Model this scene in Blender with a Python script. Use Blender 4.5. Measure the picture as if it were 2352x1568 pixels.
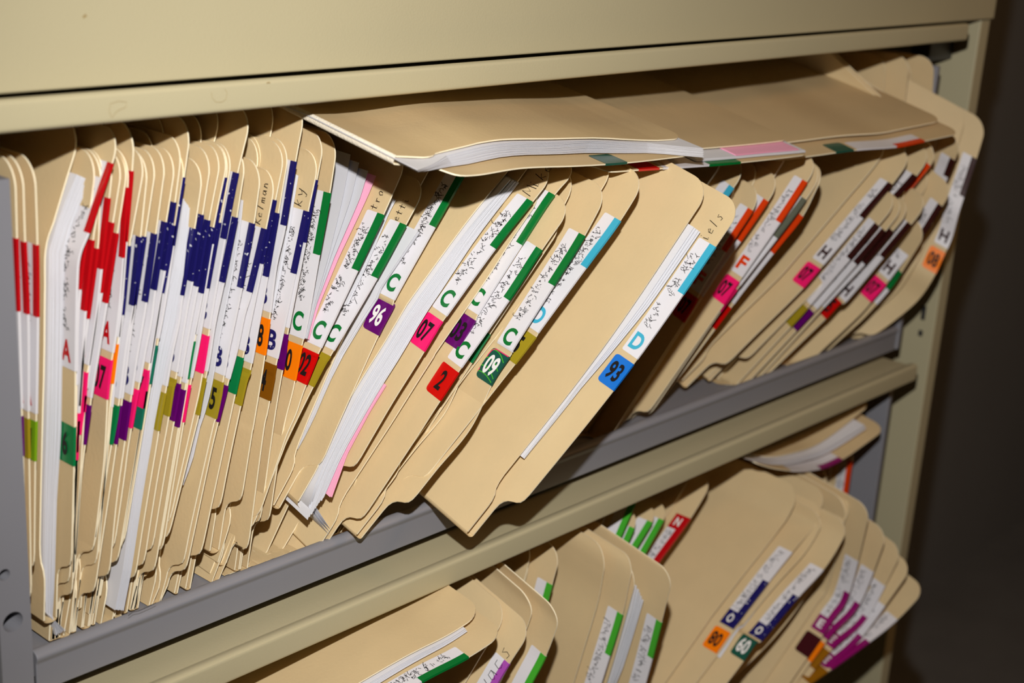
import bpy, math, random
import numpy as np
for o in list(bpy.data.objects): bpy.data.objects.remove(o)
SC = bpy.context.scene
COL = SC.collection
random.seed(7)
# ------------------------------------------------------------------ camera
W, H = 2352, 1568
PP = np.array([W/2, H/2]); VX = np.array([4344., -113.]); VZ = np.array([549., 11145.])
FP = float(np.sqrt(-np.dot(VX-PP, VZ-PP)))
def _cv(p): return np.array([p[0]-PP[0], p[1]-PP[1], FP])
_X = _cv(VX); _X /= np.linalg.norm(_X)
_Z = -_cv(VZ); _Z /= np.linalg.norm(_Z)
_Y = np.cross(_Z, _X)
ROT = np.array([_X, _Y, _Z])
S = 0.56                                   # metres from the lens to the plane of the cabinet front
CAM = np.array([0.0, -S, 1.40])
def ray(p): return ROT @ _cv(p)
def at(p, y):                              # photo point p on the vertical plane y (in units of S behind the front)
    d = ray(p); t = (y*S - CAM[1])/d[1]
    return CAM + t*d
def proj(P):
    c = ROT.T @ (np.asarray(P)-CAM)
    return np.array([PP[0]+FP*c[0]/c[2], PP[1]+FP*c[1]/c[2]])
def zz(u): return CAM[2] + u*S
cam = bpy.data.cameras.new('camera'); camo = bpy.data.objects.new('camera', cam); COL.objects.link(camo)
from mathutils import Matrix, Vector
r, u_, f_ = ROT[:, 0], -ROT[:, 1], ROT[:, 2]
camo.matrix_world = Matrix(((r[0], u_[0], -f_[0], CAM[0]), (r[1], u_[1], -f_[1], CAM[1]), (r[2], u_[2], -f_[2], CAM[2]), (0, 0, 0, 1)))
cam.sensor_width = 36; cam.lens = FP*36/W; cam.clip_start = 0.05
cam.dof.use_dof = True; cam.dof.focus_distance = 0.80; cam.dof.aperture_fstop = 8.0
SC.camera = camo
# ------------------------------------------------------------------ light
wd = bpy.data.worlds.new('world'); SC.world = wd; wd.use_nodes = True
bg = wd.node_tree.nodes['Background']; bg.inputs[0].default_value = (0.9, 0.95, 1.0, 1); bg.inputs[1].default_value = 0.02
def light(name, kind, loc, power, color, **k):
    l = bpy.data.lights.new(name, kind); l.energy = power; l.color = color
    for a, b in k.items(): setattr(l, a, b)
    o = bpy.data.objects.new(name, l); COL.objects.link(o); o.location = loc
    return o
fl = light('camera_flash', 'SPOT', CAM + ROT @ np.array([0.0, -0.135, 0.02]), 33, (1.0, 0.98, 0.95), spot_size=math.radians(88), spot_blend=1.0, shadow_soft_size=0.008)
fl.rotation_euler = (Vector(ROT @ np.array([0.15, 0.17, 1.0]))).to_track_quat('-Z', 'Y').to_euler()
cl = light('ceiling_lamp_light', 'AREA', (1.7, -1.3, 2.35), 8.0, (1.0, 0.55, 0.22), size=0.5)
cl.rotation_euler = (Vector((-0.6, 1.2, -1.3))).to_track_quat('-Z', 'Y').to_euler()
SC.view_settings.view_transform = 'Standard'; SC.view_settings.look = 'None'
SC.view_settings.exposure = 0.0; SC.view_settings.gamma = 1.0; SC.view_settings.use_curve_mapping = False
# ------------------------------------------------------------------ materials
def mat(name, col, rough=0.6, spec=0.3, noise=0.0, nscale=60, bump=0.0, bscale=300, speck=None, trans=0.0):
    m = bpy.data.materials.new(name); m.use_nodes = True; nt = m.node_tree; b = nt.nodes['Principled BSDF']
    b.inputs['Roughness'].default_value = rough; b.inputs['Specular IOR Level'].default_value = spec
    c = (*col, 1); b.inputs['Base Color'].default_value = c
    tc = nt.nodes.new('ShaderNodeTexCoord')
    src = None
    if noise:
        n = nt.nodes.new('ShaderNodeTexNoise'); n.inputs['Scale'].default_value = nscale; n.inputs['Detail'].default_value = 5
        nt.links.new(tc.outputs['Object'], n.inputs['Vector'])
        mx = nt.nodes.new('ShaderNodeMix'); mx.data_type = 'RGBA'
        mx.inputs[6].default_value = tuple(x*(1-noise) for x in col)+(1,); mx.inputs[7].default_value = tuple(min(1, x*(1+noise)) for x in col)+(1,)
        nt.links.new(n.outputs['Fac'], mx.inputs[0]); src = mx.outputs[2]
    if speck:
        n = nt.nodes.new('ShaderNodeTexNoise'); n.inputs['Scale'].default_value = speck[0]; n.inputs['Detail'].default_value = 3
        nt.links.new(tc.outputs['Object'], n.inputs['Vector'])
        rp = nt.nodes.new('ShaderNodeMapRange'); rp.inputs[1].default_value = speck[1]; rp.inputs[2].default_value = speck[1]+0.03
        nt.links.new(n.outputs['Fac'], rp.inputs[0])
        mx = nt.nodes.new('ShaderNodeMix'); mx.data_type = 'RGBA'; mx.inputs[6].default_value = c; mx.inputs[7].default_value = (*speck[2], 1)
        if src: nt.links.new(src, mx.inputs[6])
        nt.links.new(rp.outputs[0], mx.inputs[0]); src = mx.outputs[2]
    if src: nt.links.new(src, b.inputs['Base Color'])
    if bump:
        n = nt.nodes.new('ShaderNodeTexNoise'); n.inputs['Scale'].default_value = bscale; n.inputs['Detail'].default_value = 4
        nt.links.new(tc.outputs['Object'], n.inputs['Vector'])
        bp = nt.nodes.new('ShaderNodeBump'); bp.inputs['Strength'].default_value = bump; bp.inputs['Distance'].default_value = 0.001
        nt.links.new(n.outputs['Fac'], bp.inputs['Height']); nt.links.new(bp.outputs[0], b.inputs['Normal'])
    if trans:
        t = nt.nodes.new('ShaderNodeBsdfTranslucent'); t.inputs[0].default_value = c
        if src: nt.links.new(src, t.inputs[0])
        ms = nt.nodes.new('ShaderNodeMixShader'); ms.inputs[0].default_value = trans
        nt.links.new(b.outputs[0], ms.inputs[1]); nt.links.new(t.outputs[0], ms.inputs[2])
        nt.links.new(ms.outputs[0], nt.nodes['Material Output'].inputs[0])
    return m
M = {}
M['manila'] = mat('manila card', (0.80, 0.62, 0.35), 0.55, 0.3, 0.05, 45, 0.12, 500, trans=0.2)
M['manila2'] = mat('manila card worn', (0.74, 0.56, 0.31), 0.6, 0.3, 0.07, 30, 0.12, 400, trans=0.2)
M['edge'] = mat('cut card edge', (0.95, 0.84, 0.60), 0.7, 0.2, 0.04, 200)
M['fray'] = mat('frayed card', (0.80, 0.72, 0.58), 0.9, 0.1, 0.1, 300, 0.6, 900)
M['white'] = mat('white paper', (0.80, 0.80, 0.84), 0.7, 0.2, 0.02, 80, trans=0.15)
M['sleeve'] = mat('grey paper', (0.62, 0.62, 0.66), 0.4, 0.4, 0.03, 40)
M['pinkpaper'] = mat('pink paper', (0.90, 0.42, 0.58), 0.7, 0.2)
M['label'] = mat('white label', (0.76, 0.74, 0.77), 0.35, 0.35, 0.02, 100)
M['ink'] = mat('black ink', (0.012, 0.010, 0.010), 0.5, 0.2)
M['wink'] = mat('white ink', (0.85, 0.83, 0.80), 0.5, 0.3)
BAR = {'red': (0.52, 0.004, 0.008), 'navy': (0.012, 0.010, 0.115), 'green': (0.002, 0.17, 0.03), 'cyan': (0.05, 0.42, 0.60),
       'orange': (0.85, 0.10, 0.002), 'brown': (0.035, 0.006, 0.006), 'grey': (0.13, 0.14, 0.10), 'bgreen': (0.06, 0.42, 0.03),
       'violet': (0.42, 0.08, 0.45), 'magenta': (0.28, 0.006, 0.14), 'redorange': (0.75, 0.05, 0.004)}
for k, v in BAR.items(): M['b_'+k] = mat(k+' bar', v, 0.25, 0.5, speck=(420, 0.67, (0.75, 0.75, 0.78)) if k == 'navy' else None)
YR = {'pink': (0.95, 0.012, 0.16), 'purple': (0.12, 0.002, 0.14), 'olive': (0.36, 0.27, 0.015), 'orange': (1.0, 0.22, 0.002), 'red': (0.60, 0.003, 0.003),
      'brown': (0.22, 0.075, 0.003), 'green': (0.004, 0.20, 0.055), 'lime': (0.20, 0.38, 0.010), 'blue': (0.006, 0.16, 0.62),
      'dkgreen': (0.012, 0.09, 0.06), 'gold': (0.30, 0.12, 0.004), 'maroon': (0.05, 0.004, 0.008), 'teal': (0.01, 0.16, 0.10)}
for k, v in YR.items(): M['y_'+k] = mat(k+' sticker', v, 0.25, 0.45)
M['beige'] = mat('beige enamel', (0.49, 0.435, 0.275), 0.38, 0.4, 0.03, 12, 0.10, 900)
M['gray'] = mat('grey enamel', (0.235, 0.235, 0.26), 0.4, 0.4, 0.03, 20, 0.05, 700)
M['dark'] = mat('dark steel', (0.03, 0.03, 0.032), 0.4, 0.5)
M['stain'] = mat('brown stain', (0.36, 0.27, 0.13), 0.6, 0.2)
M['wall'] = mat('grey wall paint', (0.30, 0.30, 0.30), 0.8, 0.2, 0.06, 5, 0.1, 200)
M['floor'] = mat('grey floor', (0.26, 0.255, 0.25), 0.5, 0.3, 0.2, 8)
# ------------------------------------------------------------------ mesh helpers
def mk(name, verts, faces, m, parent=None, smooth=None, loc=None):
    me = bpy.data.meshes.new(name)
    off = np.zeros(3) if loc is None else np.asarray(loc)
    me.from_pydata([tuple(np.asarray(v)-off) for v in verts], [], faces)
    if smooth is not None:
        fl_ = np.zeros(len(faces), bool); fl_[:smooth] = True; me.polygons.foreach_set('use_smooth', fl_)
    me.materials.append(m); me.update()
    o = bpy.data.objects.new(name, me); COL.objects.link(o)
    if parent is not None: o.parent = parent
    return o
class MB:
    def __init__(s): s.v = []; s.f = []
    def add(s, v, f):
        b = len(s.v); s.v += [np.asarray(x, float) for x in v]; s.f += [tuple(i+b for i in q) for q in f]
    def box(s, a, b):
        x0, y0, z0 = a; x1, y1, z1 = b
        s.add([(x0, y0, z0), (x1, y0, z0), (x1, y1, z0), (x0, y1, z0), (x0, y0, z1), (x1, y0, z1), (x1, y1, z1), (x0, y1, z1)],
              [(0, 3, 2, 1), (4, 5, 6, 7), (0, 1, 5, 4), (1, 2, 6, 5), (2, 3, 7, 6), (3, 0, 4, 7)])
    def prism(s, prof, x0, x1):            # profile of (y, z) extruded along x
        n = len(prof)
        s.add([(x0, y, z) for y, z in prof]+[(x1, y, z) for y, z in prof],
              [(i, (i+1) % n, n+(i+1) % n, n+i) for i in range(n)]+[tuple(range(n))[::-1], tuple(range(n, 2*n))])
    def obj(s, name, m, parent=None, loc=None, bevel=0):
        o = mk(name, s.v, s.f, m, parent, loc=loc)
        if bevel:
            b = o.modifiers.new('bevel', 'BEVEL'); b.width = bevel; b.segments = 3; b.limit_method = 'ANGLE'; b.angle_limit = 0.6
            o.modifiers.new('wn', 'WEIGHTED_NORMAL'); o.data.polygons.foreach_set('use_smooth', [True]*len(o.data.polygons))
        return o
def empty(name, loc, label, cat, group=None):
    o = bpy.data.objects.new(name, None); COL.objects.link(o); o.location = loc; o.empty_display_size = 0.02
    o['label'] = label; o['category'] = cat
    if group: o['group'] = group
    return o
# ------------------------------------------------------------------ folder surfaces
class Surf:
    """sheet surface: edge curve E (arc length v from the foot up), U into the cabinet"""
    def __init__(s, pts, U):
        P = [np.asarray(p, float) for p in pts]       # foot first
        if len(P) > 2:                                  # Catmull-Rom
            Q = [2*P[0]-P[1]]+P+[2*P[-1]-P[-2]]; out = []
            for i in range(1, len(Q)-2):
                for k in range(8):
                    t = k/8; a, b, c, d = Q[i-1], Q[i], Q[i+1], Q[i+2]
                    out.append(0.5*((2*b)+(c-a)*t+(2*a-5*b+4*c-d)*t*t+(3*b-a-3*c+d)*t**3))
            P = out+[P[-1]]
        s.P = np.array(P); d = np.linalg.norm(np.diff(s.P, axis=0), axis=1); s.s = np.concatenate([[0], np.cumsum(d)]); s.H = s.s[-1]
        V = s.P[-1]-s.P[0]; V /= np.linalg.norm(V); s.V = V
        U = np.asarray(U, float); U = U-np.dot(U, V)*V; s.U = U/np.linalg.norm(U)
    def E(s, v):
        p = np.array([np.interp(v, s.s, s.P[:, k]) for k in range(3)])
        if v < 0: p = s.P[0]+(s.P[1]-s.P[0])/np.linalg.norm(s.P[1]-s.P[0])*v
        if v > s.H: p = s.P[-1]+(s.P[-1]-s.P[-2])/np.linalg.norm(s.P[-1]-s.P[-2])*(v-s.H)
        return p
    def N(s, v):
        T = s.E(min(s.H, v+.006))-s.E(max(0, v-.006)); n = np.cross(T, s.U); return n/np.linalg.norm(n)
    def pt(s, u, v, off=0.0): return s.E(v)+u*s.U+off*s.N(v)
    def vpix(s, p):                                    # arc length nearest to a photo point (or photo row if scalar)
        best, bv = 1e9, 0
        for v in np.linspace(0, s.H, 240):
            q = proj(s.E(v)); e = abs(q[1]-p) if np.isscalar(p) else np.hypot(*(q-np.array(p)))
            if e < best: best, bv = e, v
        return bv
def inv(sf, p, off):
    """(u, v) on the sheet surface at offset off that the photo point p looks at"""
    d = ray(p); v = sf.H*.5; u = 0
    for _ in range(8):
        E0 = sf.pt(0, min(max(v, 0), sf.H), off); n = sf.N(min(max(v, 0), sf.H)); t = np.dot(E0-CAM, n)/np.dot(d, n); X = CAM+t*d
        T = np.cross(sf.U, n); v = min(max(v, 0), sf.H)+np.dot(X-E0, T); u = np.dot(X-E0, sf.U)
    return u, v
def seg_dist(q, L):
    best = 1e9
    for a, b in zip(L[:-1], L[1:]):
        ab = b-a; t = np.dot(q-a, ab)/np.dot(ab, ab); t = min(1, max(0, t)); best = min(best, np.hypot(*(q-a-t*ab)))
    return best
def off_from_line(sf, line, uc, lo, hi):
    """opening of the folder at each height so that the front leaf's edge runs along a photo line"""
    L = [np.array(p, float) for p in line]
    L = [L[0]+(L[0]-L[1])*1.5]+L+[L[-1]+(L[-1]-L[-2])*1.5]
    vs = np.linspace(0, sf.H, 17); out = []
    for v in vs:
        best, bo = 1e9, lo
        for o in np.linspace(lo, hi, 60):
            e = seg_dist(proj(sf.pt(uc, v, o)), L)
            if e < best: best, bo = e, o
        out.append(bo)
    out = np.array(out); out[1:-1] = (out[:-2]+2*out[1:-1]+out[2:])/4
    return lambda v: float(np.interp(v, vs, out))
def tab_outline(Hh, vn=0.030, rc=0.013):
    o = [(.012, 0), (.012, vn-.011), (.0117, vn-.007), (.0105, vn-.0042), (.0085, vn-.0022), (.006, vn-.001), (.0035, vn), (.0015, vn+.0015), (.0004, vn+.004), (0, vn+.008)]
    o += [(0, v) for v in np.linspace(vn+.014, Hh-rc, 80)]
    o += [(rc*(1-math.cos(a)), Hh-rc+rc*math.sin(a)) for a in np.linspace(0.15, math.pi/2, 9)]
    return o
def front_outline(Hh, uc=0.017, rc=0.014):
    o = [(.012, 0), (.012, .018), (.0123, .022), (.0135, .026), (.0155, .029), (uc-.0005, .033), (uc, .038)]
    o += [(uc, v) for v in np.linspace(.045, Hh-rc, 60)]
    o += [(uc+rc*(1-math.cos(a)), Hh-rc+rc*math.sin(a)) for a in np.linspace(0.15, math.pi/2, 8)]
    return o
def rect_outline(v0, v1, u0, n=18): return [(u0, v) for v in np.linspace(v0, v1, n)]
TCOL = [0, .006, .02, .06, .15, .4, 1.0]
LIM = [0.0, 0.0]
def settle(p):
    """card gives way to the shelf floor, the door above and the shelf side it pushes against"""
    if p[1] > .0062 and p[2] < LIM[0]: p[2] = LIM[0]+random.uniform(0, .0006)
    if p[1] > -.0226 and p[2] > LIM[1]: p[2] = LIM[1]-random.uniform(0, .0006)
    if p[1] > -.002: p[0] = min(max(p[0], .5535*S), 2.0455*S)
    return p
def leaf(sf, outline, th, off, D, mb_v, mb_f, bend=0.0):
    """closed sheet; off may be a function of v"""
    fo = off if callable(off) else (lambda v: off)
    R, C = len(outline), len(TCOL); base = len(mb_v)
    for side in (.5, -.5):
        for (u0, v) in outline:
            n = sf.N(v); e = sf.E(v)
            for t in TCOL:
                u = u0+(D-u0)*t
                mb_v.append(settle(e+u*sf.U+(fo(v)+side*th+bend*(t**1.5)*(v/sf.H))*n))
    n1 = R*C; sm = []
    for i in range(R-1):
        for j in range(C-1):
            a = base+i*C+j
            sm.append((a, a+1, a+C+1, a+C)); b = a+n1; sm.append((b, b+C, b+C+1, b+1))
    loop = [i*C for i in range(R)]+[(R-1)*C+j for j in range(1, C)]+[i*C+C-1 for i in range(R-2, -1, -1)]+[j for j in range(C-2, 0, -1)]
    wall = []; b2 = len(mb_v)
    for k in loop: mb_v.append(mb_v[base+k].copy()); mb_v.append(mb_v[base+n1+k].copy())
    L = len(loop)
    for i in range(L):
        a = b2+2*i; b = b2+2*((i+1) % L); wall.append((a, a+1, b+1, b))
    mb_f[0] += sm; mb_f[1] += wall
def leafobj(name, sf, outline, th, off, D, m, parent, loc, bend=0.0):
    v = []; f = [[], []]; leaf(sf, outline, th, off, D, v, f, bend)
    o = mk(name, v, f[0]+f[1], m, parent, smooth=len(f[0]), loc=loc)
    o.data.materials.append(M['edge'])     # the cut edge of the card is paler
    o.data.polygons.foreach_set('material_index', [0]*len(f[0])+[1]*len(f[1]))
    return o
def wrap(sf, v0, v1, w, t, eps, name, m, parent, loc, back=None, round_=0.0, u0=None, n=10):
    """a sticker patch on the left face of the tab, folded over its edge"""
    back = w*.7 if back is None else back
    vs, fs = [], []
    rows = list(np.linspace(v0, v1, max(n, int((v1-v0)/.0025))))
    if round_: rows = sorted(rows+[v0+round_*.25, v0+round_*.6, v1-round_*.25, v1-round_*.6])
    for v in rows:
        ww = w
        if round_:
            d = min(v-v0, v1-v)
            if d < round_: ww = w-round_+math.sqrt(max(0, round_**2-(round_-d)**2))
        e, nn = sf.E(v), sf.N(v)
        if u0 is None: prof = [(ww, t/2+eps), (w*.5, t/2+eps), (-eps, t/2+eps), (-eps, -t/2-eps), (back, -t/2-eps)]
        else: prof = [(ww, t/2+eps), ((ww+u0)/2, t/2+eps), (u0, t/2+eps)]
        vs += [e+a*sf.U+b*nn for a, b in prof]
    k = 5 if u0 is None else 3
    for i in range(len(rows)-1):
        for j in range(k-1): a = i*k+j; fs.append((a, a+k, a+k+1, a+1))
    return mk(name, vs, fs, m, parent, loc=loc)
# ------------------------------------------------------------------ lettering
_tc = {}
def glyphs(txt, bold=0.03):
    if (txt, bold) in _tc: return _tc[(txt, bold)]
    c = bpy.data.curves.new('t', 'FONT'); c.body = txt; c.size = 1.0; c.offset = bold; c.resolution_u = 5; c.space_character = 1.04
    o = bpy.data.objects.new('t', c); COL.objects.link(o); bpy.context.view_layer.update()
    me = bpy.data.meshes.new_from_object(o.evaluated_get(bpy.context.evaluated_depsgraph_get()))
    v = np.array([x.co[:2] for x in me.vertices]); f = [tuple(p.vertices) for p in me.polygons]
    bpy.data.objects.remove(o); bpy.data.curves.remove(c); bpy.data.meshes.remove(me)
    v -= v.min(0); v /= v[:, 1].max()
    _tc[(txt, bold)] = (v, f); return v, f
def text(sf, txt, uc, vc, h, w, off, m, name, parent, loc, flip=False, bold=0.03):
    v, f = glyphs(txt, bold); x = v[:, 0]/v[:, 0].max()-.5; y = v[:, 1]-.5
    if flip: x, y = -x, -y
    return mk(name, [sf.pt(uc-a*w, vc+b*h, off) for a, b in zip(x, y)], f, m, parent, loc=loc)
ST = {  # single-stroke letters on a unit box
 'M': [[(0, 0), (.1, 1), (.45, .3), (.8, 1), (.95, 0)]], 'i': [[(.2, .55), (.3, 0), (.5, .1)], [(.25, .8), (.3, .86)]], 'k': [[(.1, 0), (.3, 1)], [(.6, .55), (.2, .28), (.6, 0)]],
 'e': [[(.1, .3), (.55, .4), (.4, .6), (.12, .4), (.15, .05), (.6, .1)]], 'K': [[(.1, 0), (.3, 1)], [(.8, .95), (.2, .45), (.8, 0)]], 'l': [[(.2, 0), (.45, 1)]],
 'm': [[(.05, 0), (.1, .5)], [(.1, .35), (.3, .55), (.35, 0)], [(.37, .35), (.6, .55), (.65, 0)]], 'a': [[(.6, .5), (.2, .5), (.1, .15), (.3, 0), (.55, .25), (.6, .5), (.65, 0)]],
 'n': [[(.1, 0), (.2, .55)], [(.2, .35), (.45, .55), (.55, .4), (.6, 0)]], 't': [[(.3, .9), (.25, 0), (.45, .05)], [(0, .55), (.6, .62)]], 'r': [[(.15, .55), (.2, 0)], [(.2, .35), (.4, .55), (.6, .5)]],
 'o': [[(.4, .6), (.12, .35), (.25, 0), (.55, .15), (.6, .5), (.4, .6)]], 's': [[(.6, .55), (.25, .5), (.5, .25), (.4, 0), (.1, .05)]], 'y': [[(.1, .55), (.25, .15), (.55, .3)], [(.7, .6), (.5, 0), (.3, -.35), (.1, -.25)]],
 'J': [[(.3, 1), (.8, 1)], [(.6, 1), (.5, .1), (.3, 0), (.1, .2)]], 'O': [[(.4, 1), (.1, .5), (.3, 0), (.7, .3), (.7, .8), (.4, 1)]], 'D': [[(.15, 0), (.2, 1), (.65, .8), (.7, .3), (.15, 0)]], 'Y': [[(.1, 1), (.4, .5), (.8, 1)], [(.4, .5), (.3, 0)]],
 'A': [[(0, 0), (.4, 1), (.7, 0)], [(.15, .4), (.6, .4)]], 'u': [[(.1, .55), (.15, .05), (.45, .1), (.55, .55), (.6, 0)]], 'd': [[(.55, .5), (.15, .45), (.15, .05), (.5, .1), (.65, 1), (.6, 0)]], 'c': [[(.55, .5), (.2, .5), (.1, .15), (.3, 0), (.55, .1)]],
 'S': [[(.7, .9), (.3, 1), (.15, .7), (.6, .4), (.5, .05), (.1, .05)]], 'C': [[(.7, .85), (.35, 1), (.1, .5), (.3, 0), (.7, .15)]], 'h': [[(.1, 0), (.25, 1)], [(.15, .3), (.4, .55), (.55, 0)]], 'g': [[(.55, .5), (.15, .5), (.15, .1), (.5, .15), (.55, .5), (.5, -.3), (.1, -.25)]],
 'E': [[(.65, 1), (.15, 1), (.05, 0), (.6, 0)], [(.1, .5), (.5, .5)]], 'N': [[(.05, 0), (.15, 1), (.6, 0), (.75, 1)]], ' ': [], '-': [[(.1, .4), (.5, .4)]]}
def ribbon(sf, lines, wd_, off, m, name, parent, loc):
    vs, fs = [], []
    for L in lines:
        L = np.array(L); n = len(L)
        if n < 2: continue
        b = len(vs)
        for i in range(n):
            t = L[min(n-1, i+1)]-L[max(0, i-1)]; t = t/(np.linalg.norm(t)+1e-9); q = np.array([-t[1], t[0]])*wd_/2
            for sgn in (1, -1): p = L[i]+q*sgn; vs.append(sf.pt(p[0], p[1], off))
        for i in range(n-1): a = b+2*i; fs.append((a, a+1, a+3, a+2))
    return mk(name, vs, fs, m, parent, loc=loc)
def script_lines(txt, v0, uc, h):
    """handwriting running up the tab: letters advance along v, their tops point inward"""
    out = []; x = 0.0
    for ch in txt:
        for L in ST[ch]: out.append([(uc+(b-.4)*h, v0+(x+a*.75)*h) for a, b in L])
        x += .72 if ch != ' ' else .4
    return out
def scribble_lines(v0, v1, uc, h, rnd, dens=1.0):
    out = []; v = v0
    while v < v1:
        if rnd.random() < .86:
            k = rnd.randint(3, 6)
            for _ in range(k):
                a = (uc+rnd.uniform(-.5, .5)*h, v+rnd.uniform(0, .8)*h)
                p = [a]
                for _ in range(rnd.randint(1, 3)): p.append((p[-1][0]+rnd.uniform(-.45, .45)*h, p[-1][1]+rnd.uniform(-.3, .3)*h))
                out.append(p)
        v += h*.5/dens
    return out
# ------------------------------------------------------------------ folders
ZF2 = -1.215
ZF = -0.664                                # shelf floor, upper tier
LW = 0.0125                                # label width on the tab face
rnd = random.Random(11)
COUNT = [0]
def F(desc, pts, y=0.0135, top=True, floor=ZF, bar=None, letter=None, yr=None, hand=None, scrib=True, th=(.003, .004), U=(0, 1, 0), ub=None,
      D=.285, fl=None, fly=None, flmax=.06, flat=None, papers=(), spinem=None, barL=.033, labL=.0785, group='manila folders on the upper shelf', card='manila', flip=False,
      vn=.030, HH=.2413, arcs=False, lab2=False, lettercol=None, yrgap=.0035, bend=0.0, uc=.017, ytxtcol='ink', hand2=None, front=True, blw=.0042):
    n = len(pts); lo = 'lower' in group
    LIM[0] = zz(ZF2 if lo else ZF)-.0016; LIM[1] = zz(-.7285 if lo else -.2018)+.0022
    if np.isscalar(y): ys = [y]*n
    elif len(y) == n: ys = list(y)
    else:
        d = np.concatenate([[0], np.cumsum([np.hypot(pts[i+1][0]-pts[i][0], pts[i+1][1]-pts[i][1]) for i in range(n-1)])]); d /= d[-1]
        ys = list(np.interp(d, np.linspace(0, 1, len(y)), y))
    P = [at(p, a) for p, a in zip(pts, ys)]
    arc = sum(np.linalg.norm(P[i+1]-P[i]) for i in range(n-1))
    dn = P[-1]-P[-2]; dn /= np.linalg.norm(dn)
    if top:                                # first point is the top corner: extend to the full length
        need = HH-arc
        if need > .002: P.append(P[-1]+dn*need)
    else:                                  # stands on the shelf: extend down to the floor, up to the full length
        k = (zz(floor)-P[-1][2])/dn[2]
        if k > .002: P.append(P[-1]+dn*k)
        arc = sum(np.linalg.norm(P[i+1]-P[i]) for i in range(len(P)-1)); up = P[0]-P[1]; up /= np.linalg.norm(up)
        if HH-arc > .002: P.insert(0, P[0]+up*(HH-arc))
    P = P[::-1]
    if ub is not None:                     # in-plane direction from a second photo point on the leaf's bottom (or top) edge
        tip, q = ub; tipP = P[0] if tip == 'foot' else P[-1]
        V = P[-1]-P[0]; V /= np.linalg.norm(V); npl = np.cross(tipP-CAM, ray(q)); Uv = np.cross(V, npl)
        if Uv[1] < 0: Uv = -Uv
        U = Uv
    if flat is not None:                   # turn the leaf so that its top and bottom edges stay near level
        V = P[-1]-P[0]; V /= np.linalg.norm(V)
        U = (flat*(-V[1]/V[0]), 1, 0)
    sf = Surf(P, U); Hh = sf.H
    loc = sf.P[0]
    root = empty('file_folder', loc, desc, 'folder', group); COUNT[0] += 1
    T = .0008
    if not top: vn = rnd.uniform(.022, .048)
    leafobj('back_leaf', sf, tab_outline(Hh, vn), T, 0.0, D, M[card], root, loc, bend)
    foff = lambda v: th[0]+(th[1]-th[0])*min(1, v/Hh)+T
    if fl is not None: foff = off_from_line(sf, fl, uc, th[0]+T, flmax)
    if front:
        leafobj('front_leaf', sf, front_outline(Hh-.001, uc), T, foff, D, M[card], root, loc, bend)
    if front:                              # rounded spine along the shelf
        vs, fs = [], []; rr = foff(0)/2
        for k, uu in enumerate(np.linspace(.012, D, 4)):
            for a in np.linspace(0, math.pi, 7): vs.append(settle(sf.pt(uu, -rr*.6*math.sin(a), rr-(rr+T/2)*math.cos(a))))
        for k in range(3):
            for j in range(6): a = k*7+j; fs.append((a, a+1, a+8, a+7))
        mk('spine', vs, fs, M[spinem or card], root, smooth=len(fs), loc=loc)
    for pa in papers:                      # sheets between the leaves: (material, left edge, right edge, (place of left, right), count)
        m, le, re, fr, cnt = pa[:5]
        vs, ff = [], [[], []]
        for k in range(cnt):
            t = (k+.5)/cnt; q = fr[0]+(fr[1]-fr[0])*t
            po = lambda v, q=q: T/2+.0003+q*(max(foff(min(max(v, 0), Hh)), T+.0006)-T-.0006)
            ol = []
            for a, b in zip(le, re):
                p = (a[0]+(b[0]-a[0])*t, a[1]+(b[1]-a[1])*t); v = sf.vpix(p)
                for _ in range(3): u, v = inv(sf, p, po(v))
                ol.append((u+rnd.uniform(-.0004, .0004), v))
            ol = sorted(ol, key=lambda x: x[1]); vv = np.linspace(ol[0][1], ol[-1][1], 20)
            uu = np.interp(vv, [x[1] for x in ol], [x[0] for x in ol])
            leaf(sf, list(zip(uu, vv)), .00022 if cnt > 1 else .0003, po, .20, vs, ff)
        mk('paper_sheets', vs, ff[0]+ff[1], M[m], root, smooth=len(ff[0]), loc=loc)
    if bar is not None and bar[1] in ('navy', 'red') and not lab2: blw = .0031
    if bar is not None:
        vt = sf.vpix(bar[0]); c = bar[1]; v0 = vt-labL
        if lab2:                           # other label type: bar with a solid box holding a white letter at one end
            e0, e1 = vt-barL, vt
            lab = wrap(sf, e0-(0 if lab2 == 'low' else .004), e1+(.032 if lab2 == 'low' else 0), LW, T, .00022, 'name_label', M['label'], root, loc, round_=.0012)
            wrap(sf, e0, e1, .0048, T, .00034, 'colour_bar', M['b_'+c], lab, loc, back=.005)
            bx0, bx1 = (e0, e0+.0135) if lab2 == 'low' else (e1-.0135, e1)
            bo = wrap(sf, bx0, bx1, LW, T, .00036, 'colour_box', M['b_'+c], lab, loc, back=.005)
            if letter: text(sf, letter, LW*.55, (bx0+bx1)/2, .0075, .0052, T/2+.0006, M['wink'], 'index_letter', lab, loc, bold=.03)
            v0 = e0; vs0, vs1 = (bx1+.002, e1+.026) if lab2 == 'low' else (e0, bx0-.004)
        else:
            lab = wrap(sf, v0, vt, LW, T, .00022, 'name_label', M['label'], root, loc, round_=.0012)
            wrap(sf, vt-barL, vt, blw, T, .00034, 'colour_bar', M['b_'+c], lab, loc, back=.005)
            if letter: text(sf, letter, LW*.52, v0+.0085, .0105, .0078, T/2+.0005, M[lettercol or 'b_'+c], 'index_letter', lab, loc, bold=.035)
            vs0, vs1 = v0+.018, vt-.012
        if scrib:
            h = .0042
            L = scribble_lines(vs0, vs1, LW*.66, h, rnd)
            ribbon(sf, L, .00030, T/2+.0005, M['ink'], 'handwriting', lab, loc)
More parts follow.
